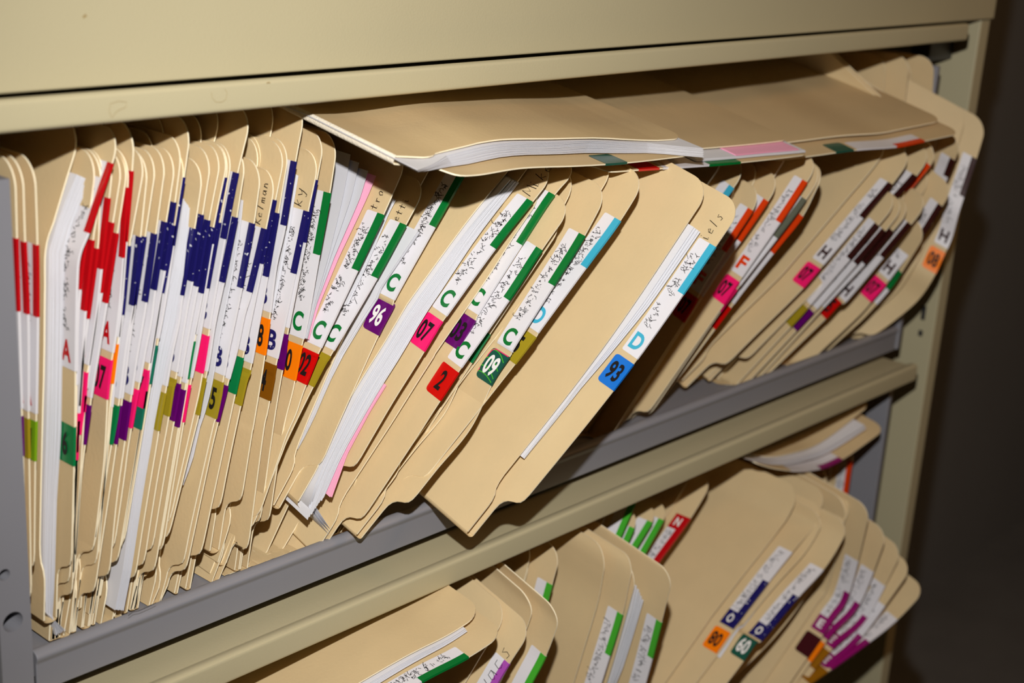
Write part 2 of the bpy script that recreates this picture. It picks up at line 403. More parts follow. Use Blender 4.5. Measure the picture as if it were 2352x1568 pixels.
        if yr:
            ya = v0-yrgap; yl = .0193
            yo = wrap(sf, ya-yl, ya, .0135, T, .00026, 'year_label', M['y_'+yr[0]], root, loc, round_=.0022)
            if arcs:
                L = [[(.0005+.0128*s_, ya-yl*(a+b*math.sin(s_*2.2))) for s_ in np.linspace(0, 1, 8)] for a, b in ((.25, -.2), (.55, -.22), (.8, -.2), (.92, -.12))]
                ribbon(sf, L, .0006, T/2+.0004, M['b_bgreen'], 'arc_pattern', yo, loc)
                ribbon(sf, [[(.0, ya-.0003), (.011, ya-.0003), (.0128, ya-.002), (.0133, ya-.005), (.0133, ya-yl+.003)]], .0005, T/2+.0004, M['y_pink'], 'border', yo, loc)
            if len(yr) > 1 and yr[1]:
                text(sf, yr[1], .0068, ya-yl/2, .0118, .0092 if len(yr[1]) > 1 else .0045, T/2+.0006, M[ytxtcol], 'digits', yo, loc, flip=flip, bold=.03)
    elif yr:                               # sticker placed on its own
        ya = sf.vpix(yr[2]); yl = .0193
        yo = wrap(sf, ya-yl, ya, .0135, T, .00026, 'year_label', M['y_'+yr[0]], root, loc, round_=.0022)
        if yr[1]: text(sf, yr[1], .0068, ya-yl/2, .0118, .0092, T/2+.0006, M[ytxtcol], 'digits', yo, loc, flip=flip, bold=.03)
    for hd in (hand, hand2):
        if hd:
            txt, hp, hh = hd[:3]; uu = hd[3] if len(hd) > 3 else .008
            ribbon(sf, script_lines(txt, sf.vpix(hp), uu, hh), .0004, T/2+.0006, M['ink'], 'handwritten_name', root, loc)
    return root, sf
# ================================================================== cabinet
def u2(x): return x*S
cab = empty('filing_cabinet', (u2(1.32), .2, 0), 'tall beige metal lateral filing cabinet with two open shelves packed with folders', 'cabinet')
cab_loc = (u2(1.32), .2, 0)
def part(mb, name, m, bevel=.001, parent=None): return mb.obj(name, m, parent or cab, cab_loc, bevel)
XL0, XL1, XR0, XR1 = u2(.44), u2(.5215), u2(2.177), u2(2.2094)
for nm, a, b in (('side_panel', XL0, XL1), ('side_panel', XR0, XR1)):
    mb = MB(); mb.box((a, 0, .0), (b, .46, 1.63)); part(mb, nm, M['beige'], .0015)
mb = MB(); mb.box((XL1, .445, .02), (XR0, .459, 1.62)); part(mb, 'back_panel', M['beige'])
mb = MB(); mb.box((XL0, 0, 1.6305), (XR1, .46, 1.645)); part(mb, 'top_panel', M['beige'])
mb = MB(); mb.box((XL1, .02, .0), (XR0, .44, .06)); part(mb, 'base', M['beige'])
# closed door of the tier above
mb = MB(); mb.box((XL0+.001, -.003, zz(-.1797)), (XR1-.0005, -.0002, 1.628)); d0 = part(mb, 'closed_door', M['beige'], .0013)
# retracted doors: thin slabs with a raised handle lip along the front
def slid_door(ztop, zbot, yf, lip=.0028):
    z1, z0 = zz(ztop), zz(zbot)
    prof = [(yf+.0022, z0), (yf+.0006, z0+.0007), (yf, z0+.0024), (yf, z1-.0026), (yf+.0008, z1-.0008), (yf+.0028, z1), (yf+.0065, z1-.0006), (yf+.0105, z1-lip), (.40, z1-lip), (.40, z0+.004), (yf+.012, z0+.004), (yf+.008, z0)]
    mb = MB(); mb.prism(prof, u2(.465), u2(2.052)); o = part(mb, 'retracted_door', M['beige'], .0006)
    return o
rd1 = slid_door(-.1772, -.2018, -.0224, .007)
rd2 = slid_door(-.7005, -.7285, -.0224, .0028)
# grey roll-out trays: floor with a rolled front lip, side panels
def tray(zf, zlow, ztop, xr=2.058):
    mb = MB(); prof = [(.0062, zz(zf-.004)), (.0062, zz(zf+.0120)), (.0053, zz(zf+.0148)), (.0032, zz(zf+.0160)), (.0012, zz(zf+.0152)), (-.0004, zz(zf+.0135)), (-.0012, zz(zf+.0105)), (-.0009, zz(zf+.0075)), (-.0001, zz(zf+.0055)), (0, zz(zf+.0035)), (0, zz(zlow)),
                       (.002, zz(zlow)), (.002, zz(zf-.0085)), (.40, zz(zf-.0085)), (.40, zz(zf-.004))]
    mb.prism(prof, u2(.5565), u2(xr-.012)); t = part(mb, 'roll_out_shelf', M['gray'], .0005)
    for a, b in ((.5245, .5525), (xr-.010, xr)):
        mb = MB(); mb.box((u2(a), -.0015, zz(zlow)), (u2(b), .42, zz(ztop))); q = part(mb, 'shelf_side', M['gray'], .0015)
        if a < 1:
            for p, rr in (((10, 1320), .0028), ((30, 1428), .0050)):
                c = at(p, -.0027); me = bpy.data.meshes.new('cut'); 
                import bmesh
                bm = bmesh.new(); bmesh.ops.create_cone(bm, cap_ends=True, segments=24, radius1=rr, radius2=rr, depth=.03); bm.to_mesh(me); bm.free()
                co = bpy.data.objects.new('cut', me); COL.objects.link(co); co.location = c; co.rotation_euler = (math.pi/2, 0, 0)
                q.modifiers.clear()
                md = q.modifiers.new('b', 'BOOLEAN'); md.object = co; md.solver = 'EXACT'
                bpy.context.view_layer.update()
                nm_ = bpy.data.meshes.new_from_object(q.evaluated_get(bpy.context.evaluated_depsgraph_get()))
                q.modifiers.clear(); q.data = nm_; nm_.polygons.foreach_set('use_smooth', [False]*len(nm_.polygons))
                bpy.data.objects.remove(co); bpy.data.meshes.remove(me)
    return t
tray1 = tray(ZF, -.6865, -.2433)
ZF2 = -1.215
tray2 = tray(ZF2, -1.237, -.745)
# rails, bracket and slots on the inner right side
mb = MB(); mb.box((u2(2.10), .022, zz(-.245)), (XR0, .04, zz(-.215))); part(mb, 'slide_bracket', M['dark'], .001)
mb = MB(); mb.box((u2(2.062), .03, zz(-1.2)), (u2(2.085), .42, zz(-.25))); part(mb, 'slide_rail', M['gray'], .001)
for zc, hh in ((-.655, .012), (-.690, .005)):
    mb = MB(); mb.box((XR0-.0006, .0105, zz(zc-hh)), (XR0+.0005, .0145, zz(zc+hh))); part(mb, 'slot', M['dark'], 0)
# stains and marks
class Plane:
    def __init__(s, y): s.y = y
    def pt(s, px, py, off): return at((px, py), s.y)+np.array([0, -off, 0])
def pribbon(lines, w, y, m, name, parent, off=.0002):
    vs, fs = [], []
    for L in lines:
        P = [at(p, y)+np.array([0, -off, 0]) for p in L]; b = len(vs); n = len(P)
        for i in range(n):
            t = P[min(n-1, i+1)]-P[max(0, i-1)]; q = np.cross(t, [0, 1, 0]); q = q/(np.linalg.norm(q)+1e-9)*w/2
            vs += [P[i]+q, P[i]-q]
        for i in range(n-1): a = b+2*i; fs.append((a, a+1, a+3, a+2))
    o = mk(name, vs, fs, m, parent, loc=cab_loc); return o
pribbon([[(256, 270), (250, 255), (253, 238), (272, 232), (290, 234), (288, 246), (270, 254), (262, 262), (258, 270)]], .00025, -.04, M['stain'], 'water_stain', rd1)
pribbon([[(485, 212), (487, 225), (495, 234), (508, 235), (518, 228), (521, 213), (516, 204)]], .0002, -.04, M['stain'], 'water_stain', rd1)
pribbon([[(612, 191), (616, 189), (620, 190)]], .0006, -.04, M['stain'], 'speck', rd1)
pribbon([[(190, 40), (194, 37), (198, 34)]], .0012, -.0054, M['stain'], 'speck', d0)
pribbon([[(294, 1413), (305, 1404), (318, 1402), (330, 1397), (345, 1390), (358, 1383)]], .0003, -.0076, M['ink'], 'scratch', tray1)
# room
def struct(name, a, b, m):
    mb = MB(); mb.box(a, b); o = mb.obj(name, m); o['kind'] = 'structure'; return o
struct('floor', (-2.5, -3.0, -.05), (6.0, .62, 0), M['floor'])
struct('wall_back', (-2.5, .62, 0), (6.0, .72, 2.6), M['wall'])
struct('wall_right', (6.0, -3.0, 0), (6.1, .72, 2.6), M['wall'])
struct('wall_left', (-2.6, -3.0, 0), (-2.5, .72, 2.6), M['wall'])
struct('wall_front', (-2.5, -3.1, 0), (6.0, -3.0, 2.6), M['wall'])
ce = struct('ceiling', (-2.6, -3.1, 2.6), (6.1, .72, 2.7), M['wall'])
mb = MB(); mb.box((1.42, -1.58, 2.37), (1.98, -1.02, 2.60)); mb.obj('light_fixture', M['wall'], ce)
# ================================================================== upper shelf, from the left
US = 'on the upper shelf'
F('thin manila folder with red bar and purple sticker, pressed against the grey side at left', [(36, 430), (44, 720), (52, 1000), (60, 1300)], top=False, bar=(545, 'red'), letter='A', yr=('purple', ''), th=(.002, .002))
F('thin manila folder with red bar and olive sticker, second from the left end', [(54, 430), (58, 560), (65, 725), (66, 960), (68, 1100)], top=False, bar=(557, 'red'), letter='A', yr=('olive', '05'), th=(.002, .002))
F('thin manila folder with red bar and lime green sticker, third from the left end', [(82, 430), (86, 560), (87, 728), (83.5, 969), (81, 1080), (78, 1395)], top=False, bar=(560, 'red'), letter='A', yr=('lime', '01'), th=(.002, .003))
F('bent manila folder stuffed with white paper, its top bowed right, green 6 sticker', [(279, 300), (258, 375), (235, 440), (205, 530), (183, 585), (177, 650), (174, 800), (172, 1000), (168, 1150), (163, 1350)], y=.006,
  bar=(375, 'red'), letter='A', yr=('green', '6'), labL=.098, yrgap=.027, fl=[(188, 250), (170, 370), (140, 450), (112, 530), (105, 600), (104, 700), (98, 1000), (93, 1150), (90, 1330)],
  papers=[('white', [(176, 400), (147, 470), (118, 540), (112, 600), (111, 700), (106, 1000), (101, 1150), (99, 1330), (108, 1460)], [(208, 415), (180, 480), (155, 545), (149, 600), (147, 700), (141, 1000), (132, 1150), (126, 1330), (117, 1462)], (.85, .1), 14)])
F('manila folder with dark red bar half hidden behind the bent folder', [(200, 540), (184, 666), (178, 760), (176, 900)], top=False, bar=(500, 'red'), th=(.001, .0015))
F('manila folder with red bar and pink sticker, directly right of the bent stuffed folder', [(222, 500), (214, 553), (196, 716), (188, 860), (181, 960), (176, 1050)], top=False, bar=(553, 'red'), letter='A', yr=('pink', '07'), th=(.001, .0015))
F('manila folder whose red bar reaches lowest among those right of the bent folder', [(228, 500), (225, 568), (203, 730), (188, 850), (181, 960), (177, 1060), (172, 1200)], top=False, bar=(568, 'red'), letter='A', yr=('pink', '07'), th=(.001, .0015))
F('manila folder with a high red bar and thin pink sticker, third right of bent one', [(246, 500), (233, 616), (219, 740), (203, 845), (199, 865), (193, 960)], top=False, bar=(455, 'red'), letter='A', yr=('pink', '07'), th=(.001, .0015))
F('manila folder with a red bar beside white label and a low pink sticker edge', [(259, 515), (233, 673), (222, 740), (198, 902), (194, 925), (181, 1020), (176, 1090), (173, 1200), (168, 1330)], top=False, bar=(512, 'red'), letter='A', yr=('pink', '07'), th=(.001, .0015))
F('manila folder with red bar and purple sticker just left of the pink 07', [(270, 535), (245, 697), (238, 740), (213, 890), (206, 946), (193, 1040), (185, 1120), (172, 1300)], top=False, bar=(533, 'red'), letter='A', yr=('purple', ''), th=(.001, .0015))
F('manila folder with a large red letter A and a bright pink 07 sticker', [(293, 431), (283, 599), (270, 740), (256, 833), (248, 900), (245, 960), (238, 1070), (218, 1240)], top=False, bar=(431, 'red'), letter='A', yr=('pink', '07'), th=(.005, .004))
F('tall manila folder with thin high red bar, its top up under the rail', [(309, 286), (304, 390), (290, 556), (276, 740), (263, 850), (253, 930), (244, 1050)], bar=(390, 'red'), letter='A', yr=('orange', '08'), th=(.0008, .001))
F('manila folder with narrow navy bar, first navy one right of the A 07 folder', [(303, 536), (298, 563), (284, 707), (277, 760), (264, 870), (257, 940)], top=False, bar=(563, 'navy'), th=(.0008, .001))
F('manila folder with handwriting beside its navy bar and a green sticker below letter B', [(323, 545), (306, 708), (299, 740), (288, 806), (270, 947), (252, 1045), (240, 1120), (219, 1240)], top=False, bar=(545, 'navy'), letter='B', yr=('green', '06'), scrib=False, hand=('Amanda', 700, .008, .0085), th=(.003, .003))
F('manila folder with thin navy bar and slim purple sticker edge next to the green sticker', [(334, 541), (310, 699), (303, 745), (292, 830), (277, 945), (264, 1046), (244, 1180)], top=False, bar=(541, 'navy'), letter='B', yr=('purple', ''), th=(.001, .0015))
F('manila folder with navy bar, navy B and a wide purple sticker', [(358, 536), (336, 694), (325, 760), (313, 830), (301, 915), (286, 1020), (268, 1150), (255, 1280)], top=False, bar=(536, 'navy'), letter='B', yr=('purple', ''), th=(.003, .003))
F('manila folder with navy bar and a pink sticker directly right of the wide purple one', [(382, 508), (357, 664), (347, 740), (335, 800), (318, 893), (309, 941), (294, 1031), (285, 1100), (262, 1260)], top=False, bar=(508, 'navy'), letter='B', yr=('pink', '07'), th=(.003, .003))
F('manila folder with rounded top just under the rail, long navy bar, pink sticker', [(421, 318), (402, 465), (378, 622), (360, 740), (342, 846), (340, 872), (326, 962), (313, 1040), (296, 1140)], bar=(465, 'navy'), letter='B', yr=('pink', '07'), th=(.002, .002))
F('manila folder whose navy bar shows as a sliver left of the white sheets', [(398, 540), (388, 600), (372, 682), (362, 740), (350, 815), (338, 890)], top=False, bar=(520, 'navy'), letter='B', yr=('teal', ''), th=(.0008, .001))
F('tall manila folder rising into the rail shadow, dark green sticker edge by white sheets', [(441, 275), (423, 406), (398, 564), (380, 690), (357, 815), (342, 905)], bar=(406, 'navy'), letter='B', yr=('teal', ''), th=(.001, .001))
F('tall manila folder standing up plain behind the sheaf of white sheets', [(471, 270), (455, 366), (440, 480), (410, 670)], y=.05, th=(.001, .001))
F('manila folder with a thick sheaf of white sheets at its left, olive 6 sticker', [(468, 372), (466, 398), (447, 526), (419, 681), (411, 740), (395, 815), (380, 902), (366, 980), (361, 1015), (330, 1200), (310, 1330)], bar=(523, 'navy'), letter='B', yr=('olive', '6'), th=(.006, .006),
  papers=[('white', [(421, 455), (402, 600), (367, 740), (340, 900), (312, 1100), (283, 1300), (262, 1400)], [(436, 478), (421, 640), (400, 760), (365, 930), (336, 1100), (305, 1300), (285, 1402)], (.9, .12), 9)])
F('manila folder with scribbled white label beside a navy bar and an olive 5 sticker', [(489, 345), (485, 370), (465, 496), (441, 650), (428, 720), (404, 869), (398, 892), (384, 980), (360, 1110), (330, 1300)], bar=(493, 'navy'), letter='B', yr=('olive', '5'), th=(.003, .003), scrib=False, hand=('Adaaell', 690, .0075, .008))
F('manila folder with navy bar, left one of two touching purple stickers', [(504, 385), (479, 513), (452, 666), (442, 720), (428, 795), (413, 886), (411, 907), (395, 995), (375, 1110), (345, 1290)], top=False, bar=(508, 'navy'), letter='B', yr=('purple', ''), th=(.0015, .0015))
F('manila folder with navy bar, right one of two touching purple stickers', [(516, 400), (491, 520), (465, 673), (453, 735), (440, 805), (425, 895), (407, 1000), (357, 1300)], top=False, bar=(520, 'navy'), letter='B', yr=('purple', ''), th=(.001, .001))
F('manila folder with a short navy bar set high and a narrow green sticker', [(521, 395), (519, 407), (489, 558), (466, 690), (443, 805), (427, 906), (411, 1000)], top=False, bar=(407, 'navy'), yr=('green', ''), th=(.0008, .001))
F('manila folder with slim navy bar and slim pink sticker left of the pink 7', [(506, 510), (478, 662), (456, 790), (433, 905), (417, 1000), (402, 1090)], top=False, bar=(510, 'navy'), yr=('pink', ''), th=(.0008, .001))
F('tall manila folder with high navy bar, grey label, half letter B and pink 7 sticker', [(578, 256), (577, 270), (545, 402), (516, 552), (488, 712), (476, 790), (459, 893), (444, 960), (395, 1175), (388, 1222)], bar=(398, 'navy'), letter='B', yr=('pink', '7'), scrib=False, th=(.005, .004))
F('manila folder with thin navy bar and white sheet before it, slim olive sticker edge', [(547, 480), (543, 505), (513, 651), (494, 740), (480, 830), (465, 905), (455, 960), (440, 1020)], top=False, bar=(500, 'navy'), yr=('olive', ''), th=(.0015, .0015))
F('manila folder with a full letter B and olive 05 sticker beside a white sheet', [(603, 372), (586, 497), (582, 520), (553, 671), (543, 720), (525, 805), (510, 890), (507, 909), (496, 960), (486, 995), (436, 1220), (418, 1320)], bar=(515, 'navy'), letter='B', yr=('olive', '05'), th=(.006, .005),
  papers=[('white', [(558, 460), (535, 620), (513, 720), (488, 870), (458, 980), (438, 1060), (420, 1114)], [(559, 460), (537, 620), (517, 720), (492, 870), (461, 980), (441, 1060), (421, 1114)], (.75, .6), 2)])
F('manila folder with a name handwritten above its navy bar, slim purple sticker', [(636, 395), (634, 410), (610, 530), (576, 674), (562, 720), (545, 800), (524, 879), (518, 905), (497, 986), (480, 1060), (440, 1250)], bar=(525, 'navy'), letter='B', yr=('purple', ''), th=(.0045, .004), hand=('Kelman', 520, .0052, .006), scrib=True)
F('manila folder with narrow navy bar and narrow tall green sticker edge', [(644, 405), (627, 488), (597, 634), (575, 740), (552, 850), (535, 930), (520, 1000)], top=False, bar=(458, 'navy'), yr=('green', ''), th=(.001, .001))
F('manila folder with navy bar and olive 5 sticker, left of the orange 08 folder', [(648, 440), (639, 492), (613, 641), (595, 740), (575, 850), (566, 876), (547, 960), (520, 1090), (490, 1250)], top=False, bar=(490, 'navy'), letter='B', yr=('olive', '5'), th=(.002, .002))
F('tall manila folder with orange 08 sticker and B, top cut off by rail shadow', [(704, 238), (679, 371), (654, 522), (634, 613), (619, 735), (616, 760), (604, 846), (582, 980), (578, 1000), (551, 1172)], bar=(371, 'navy'), letter='B', yr=('orange', '08'), th=(.005, .004), scrib=False)
F('manila folder with brown 4 sticker, letter B and scribbled label', [(734, 350), (732, 372), (707, 490), (676, 637), (659, 720), (633, 844), (630, 866), (614, 949), (604, 1000), (571, 1249), (567, 1262)], bar=(487, 'navy'), letter='B', yr=('brown', '4'), hand=('ky', 482, .0075), th=(.004, .004), papers=[('white', [(680, 400), (660, 520), (640, 620), (620, 720)], [(686, 404), (668, 520), (648, 620), (628, 720)], (.8, .4), 3)])
F('manila folder with a purple sticker left of the orange 0 sticker, worn top corner', [(748, 306), (744, 330), (715, 480), (697, 578), (669, 720), (658, 785), (656, 811), (641, 896), (625, 1000), (596, 1210)], bar=(415, 'navy'), yr=('purple', ''), th=(.002, .002), card='manila2')
F('manila folder with first green bar, green C, scribbled label and orange 0 sticker', [(777, 310), (774, 335), (757, 447), (732, 589), (708, 729), (693, 795), (689, 813), (673, 896), (648, 1000), (618, 1199)], bar=(443, 'green'), letter='C', yr=('orange', '0'), th=(.004, .004), card='manila2')
# ------------------------------------------------------------------ leaning folders in the middle
F('manila folder with grey and pink sheets, green C and red 02 sticker', [(938, 352), (926, 390), (881, 493), (821, 621), (735, 804), (728, 822), (697, 900), (680, 950), (658, 1000), (639, 1055)], uc=.042, y=(-.004, .009), bar=(493, 'green'), letter='C', yr=('red', '02'), hand=('tro', 490, .0055), th=(.005, .014), front=True, D=.27,
  papers=[('sleeve', [(794, 345), (778, 450), (752, 580), (722, 700), (704, 778)], [(856, 402), (838, 450), (772, 590), (727, 702), (708, 778)], (.9, .35), 3),
          ('pinkpaper', [(864, 404), (847, 446), (778, 592), (730, 704), (710, 780)], [(865, 404), (848, 446), (779, 592), (731, 704), (711, 780)], (.2, .2), 1)])
F('manila folder with green C and olive 5 sticker, white sheets left of its tab', [(985, 420), (933, 515), (864, 641), (762, 812), (748, 833), (711, 905), (660, 1010), (640, 1060)], y=(-.009, .011), bar=(518, 'green'), letter='C', yr=('olive', '5'), hand=('etti', 517, .0052), th=(.004, .006),
  papers=[('white', [(901, 455), (885, 490), (830, 620), (790, 700)], [(911, 460), (895, 490), (840, 620), (800, 700)], (.85, .3), 3)])
F('manila folder with purple 96 sticker in white digits', [(1088, 360), (1066, 402), (1003, 514), (909, 682), (904, 704), (867, 775), (777, 974), (735, 1070), (672, 1186)], y=(-.03, .012), HH=.2, bar=(402, 'green'), letter='C', yr=('purple', '96'), ytxtcol='wink', th=(.004, .008),
  papers=[('white', [(960, 530), (885, 640), (822, 745), (780, 810), (752, 870), (715, 960), (680, 1030)], [(965, 534), (892, 643), (832, 748), (790, 815), (760, 875), (720, 963), (684, 1032)], (.85, .3), 3)])
F('thick manila folder bulging with white and pink sheets over its pink 07 sticker', [(1280, 392), (1222, 465), (1138, 570), (1020, 733), (1000, 764), (957, 836), (894, 937), (792, 1113), (750, 1186)], y=(-.09, -.005), HH=.2, bar=(463, 'green'), letter='C', yr=('pink', '07'), hand=('Mike', 458, .0075, .006), th=(.012, .02),
  fl=[(1182, 392), (1062, 552), (990, 660), (879, 822), (810, 927), (729, 1075), (684, 1220)],
  papers=[('white', [(1170, 412), (1062, 538), (985, 648), (884, 800), (810, 925), (730, 1090), (690, 1215)], [(1194, 420), (1090, 556), (1000, 692), (925, 812), (857, 925), (790, 1040), (745, 1140)], (.93, .3), 12),
          ('pinkpaper', [(884, 884), (846, 946), (793, 1043), (757, 1142)], [(888, 884), (850, 946), (799, 1043), (764, 1142)], (.2, .1), 2)])
F('manila folder with purple 03 sticker in black digits below a green C', [(1334, 384), (1274, 447), (1204, 553), (1105, 710), (1089, 742), (1050, 808), (966, 950), (900, 1079), (840, 1190)], y=(-.095, -.015), bar=(447, 'green'), letter='C', yr=('purple', '03'), th=(.006, .012))
F('manila folder with a green bar half hidden just right of the purple 03 folder', [(1288, 452), (1192, 597), (1130, 690), (1062, 800), (1005, 900)], y=(-.085, -.02), bar=(597, 'green'), letter='C', th=(.001, .002))
F('manila folder with red 2 sticker, green C and a blue-white scribbled label', [(1318, 470), (1245, 573), (1174, 682), (1062, 841), (1051, 859), (1008, 925), (950, 1015), (890, 1105)], y=(-.11, -.035), bar=(573, 'green'), letter='C', yr=('red', '2'), th=(.003, .006))
F('manila folder with a dark green sticker edge right of the red 2 folder', [(1300, 505), (1125, 768), (1085, 832), (1010, 945)], y=(-.10, -.035), yr=('green', '', 768), th=(.001, .002))
F('manila folder with dark green patterned 09 sticker edged in pink', [(1400, 434), (1342, 543), (1277, 647), (1182, 796), (1176, 811), (1134, 875), (1080, 985), (1005, 1076), (950, 1145)], y=(-.115, -.05), bar=(541, 'green'), letter='C', yr=('dkgreen', '09'), ytxtcol='wink', arcs=True, th=(.004, .008))
F('manila folder with light blue bar, blue D and olive 5 sticker', [(1486, 408), (1424, 508), (1353, 605), (1245, 752), (1234, 770), (1188, 830), (1038, 1020)], y=(-.135, -.06), bar=(506, 'cyan'), letter='D', yr=('olive', '5'), th=(.006, .008))
F('large manila folder slipping out over the shelf lip, blue 93 sticker', [(1709, 472), (1440, 857), (1118, 1256)], y=(-.20, -.10), bar=(568, 'cyan'), letter='D', yr=('blue', '93'), hand=('iels', 566, .0065, .009), th=(.006, .012), ub=('foot', (975, 1132)),
  papers=[('white', [(1592, 520), (1480, 690), (1330, 880), (1200, 1050)], [(1612, 535), (1498, 700), (1342, 885), (1206, 1055)], (.8, .3), 4)])
F('plain manila folder leaning behind the thick papers folder, its foot near the lip', [(905, 640), (800, 860), (660, 1165), (600, 1295)], y=.05, th=(.003, .006), HH=.22)
F('plain manila folder foot showing above the lip right of the pink papers', [(1010, 760), (880, 985), (800, 1130), (742, 1228)], y=.016, th=(.003, .005), HH=.22)
F('plain manila folder foot between the thick papers folder and the large slipping one', [(1130, 780), (1000, 960), (905, 1120), (850, 1200)], y=.014, th=(.003, .005), HH=.22)
# ------------------------------------------------------------------ right group of the upper shelf
F('manila folder with a short light blue bar, peeking out above the 93 folder', [(1718, 384), (1667, 455), (1600, 545), (1520, 660)], flat=.25, y=(-.08, -.02), bar=(430, 'cyan'), th=(.002, .004))
F('plain manila folder behind the orange bars, under the lying folders', [(1778, 396), (1730, 470), (1690, 530), (1600, 660)], flat=.25, y=(-.05, 0), th=(.003, .006))
F('manila folder with dark red 17 sticker edge right of the blue 93 folder', [(1752, 440), (1727, 485), (1697, 531), (1640, 620), (1612, 665), (1582, 722), (1500, 850)], flat=.25, y=(-.08, -.01), bar=(484, 'redorange'), letter='F', yr=('red', '07'), th=(.003, .005), labL=.066)
F('manila folder with slim orange bar between the red 17 and the orange F folders', [(1795, 412), (1763, 463), (1707, 545), (1650, 625), (1560, 765)], flat=.25, y=(-.08, -.01), bar=(462, 'redorange'), th=(.002, .003))
F('manila folder with orange letter F and pink 07 sticker', [(1884, 372), (1854, 417), (1802, 496), (1721, 613), (1692, 655), (1661, 701), (1520, 903)], y=(-.10, -.0), bar=(417, 'redorange'), letter='F', yr=('pink', '07'), th=(.006, .012), flat=.25)
F('manila folder with grey-green bar and pink sticker edge, right of the orange F', [(1893, 392), (1850, 460), (1790, 540), (1690, 668), (1655, 715), (1590, 810)], flat=.25, y=(-.10, -.01), bar=(459, 'grey'), yr=('pink', ''), th=(.002, .003), labL=.0745)
F('manila folder with a red-orange bar right of the grey-green bar', [(1900, 400), (1880, 425), (1843, 497), (1785, 570), (1712, 662), (1650, 745)], flat=.25, y=(-.10, -.01), bar=(496, 'redorange'), yr=('red', ''), th=(.002, .003))
F('broad manila folder with pink 07 over orange sticker and brown letter H', [(2098, 356), (2049, 423), (1990, 492), (1905, 592), (1879, 622), (1835, 672), (1740, 765), (1690, 815)], flat=.25, y=(-.11, .005), bar=(423, 'brown'), letter='H', yr=('pink', '07'), th=(.008, .02),
  fl=[(2058, 356), (2017, 406), (1950, 488), (1880, 570), (1745, 702), (1640, 800)])
F('manila folder with golden brown sticker and upper brown H beside the broad one', [(2143, 350), (2104, 405), (2043, 473), (1957, 575), (1920, 618), (1747, 794)], flat=.25, y=(-.115, .005), bar=(404, 'brown'), letter='H', yr=('gold', '04'), th=(.003, .006))
F('manila folder with a rusty orange bar along the right of two brown bars', [(2158, 352), (2136, 382), (2075, 455), (1990, 556), (1940, 615)], y=(-.115, .005), bar=(381, 'redorange'), th=(.001, .002))
F('manila folder with leftmost of three close brown bars and slim olive sticker', [(2064, 462), (2018, 517), (1961, 585), (1870, 690), (1838, 727), (1770, 800)], flat=.25, y=(-.11, .005), bar=(517, 'brown'), yr=('olive', ''), th=(.002, .003))
F('manila folder with middle of three close brown bars and slim purple sticker', [(2080, 472), (2034, 530), (1975, 598), (1885, 700), (1840, 748), (1780, 812)], flat=.25, y=(-.11, .005), bar=(530, 'brown'), yr=('purple', ''), th=(.0015, .002))
F('manila folder with rightmost of three close brown bars and a grey letter I', [(2094, 478), (2050, 531), (1992, 600), (1905, 692), (1850, 752), (1795, 812)], flat=.25, y=(-.11, .008), bar=(531, 'brown'), letter='I', th=(.0015, .002))
F('manila folder with dark red sticker below a brown H on a long label', [(2134, 462), (2092, 516), (2033, 586), (1945, 690), (1929, 697), (1894, 734), (1810, 815)], flat=.25, y=(-.115, .008), bar=(516, 'brown'), letter='H', yr=('red', '05'), th=(.003, .005))
F('manila folder with pink 07 sticker low on the right, brown H above it', [(2192, 432), (2165, 472), (2115, 550), (2060, 620), (2030, 660), (2006, 687), (1973, 725), (1880, 812)], y=(-.12, .008), bar=(472, 'brown'), letter='H', yr=('pink', '07'), th=(.004, .006), labL=.074)
F('manila folder with a short green bar beside the low pink 07 folder', [(2130, 532), (2070, 628), (2042, 667), (1985, 730), (1930, 780)], y=(-.10, .008), bar=(626, 'green'), scrib=False, labL=.036, barL=.020, th=(.001, .002))
F('manila folder with a small white label and short brown bar near the right end', [(2212, 325), (2192, 370), (2176, 410), (2130, 510), (2080, 600)], y=(-.11, -.03), bar=(366, 'brown'), scrib=False, th=(.003, .005), labL=.03, barL=.018)
F('bowed manila folder at the far right end with orange 08 sticker', [(2268, 280), (2243, 365), (2205, 480), (2187, 545), (2167, 590), (2143, 640), (2108, 690), (2050, 740), (1990, 782)], U=(-.3, 1, -.1), y=(-.085, -.085, -.07, .008), bar=(364, 'brown'), letter='H', yr=('orange', '08'), th=(.006, .008), D=.26)
F('upright manila folder deep inside at the right end, rounded top corner in light', [(2146, 132), (2140, 230), (2122, 420), (2100, 560)], y=-.003, th=(.004, .006), D=.27)
F('second upright manila folder deep inside at right, just left of the rounded one', [(2090, 128), (2078, 240), (2062, 400), (2050, 560)], y=.01, th=(.004, .006), D=.27)
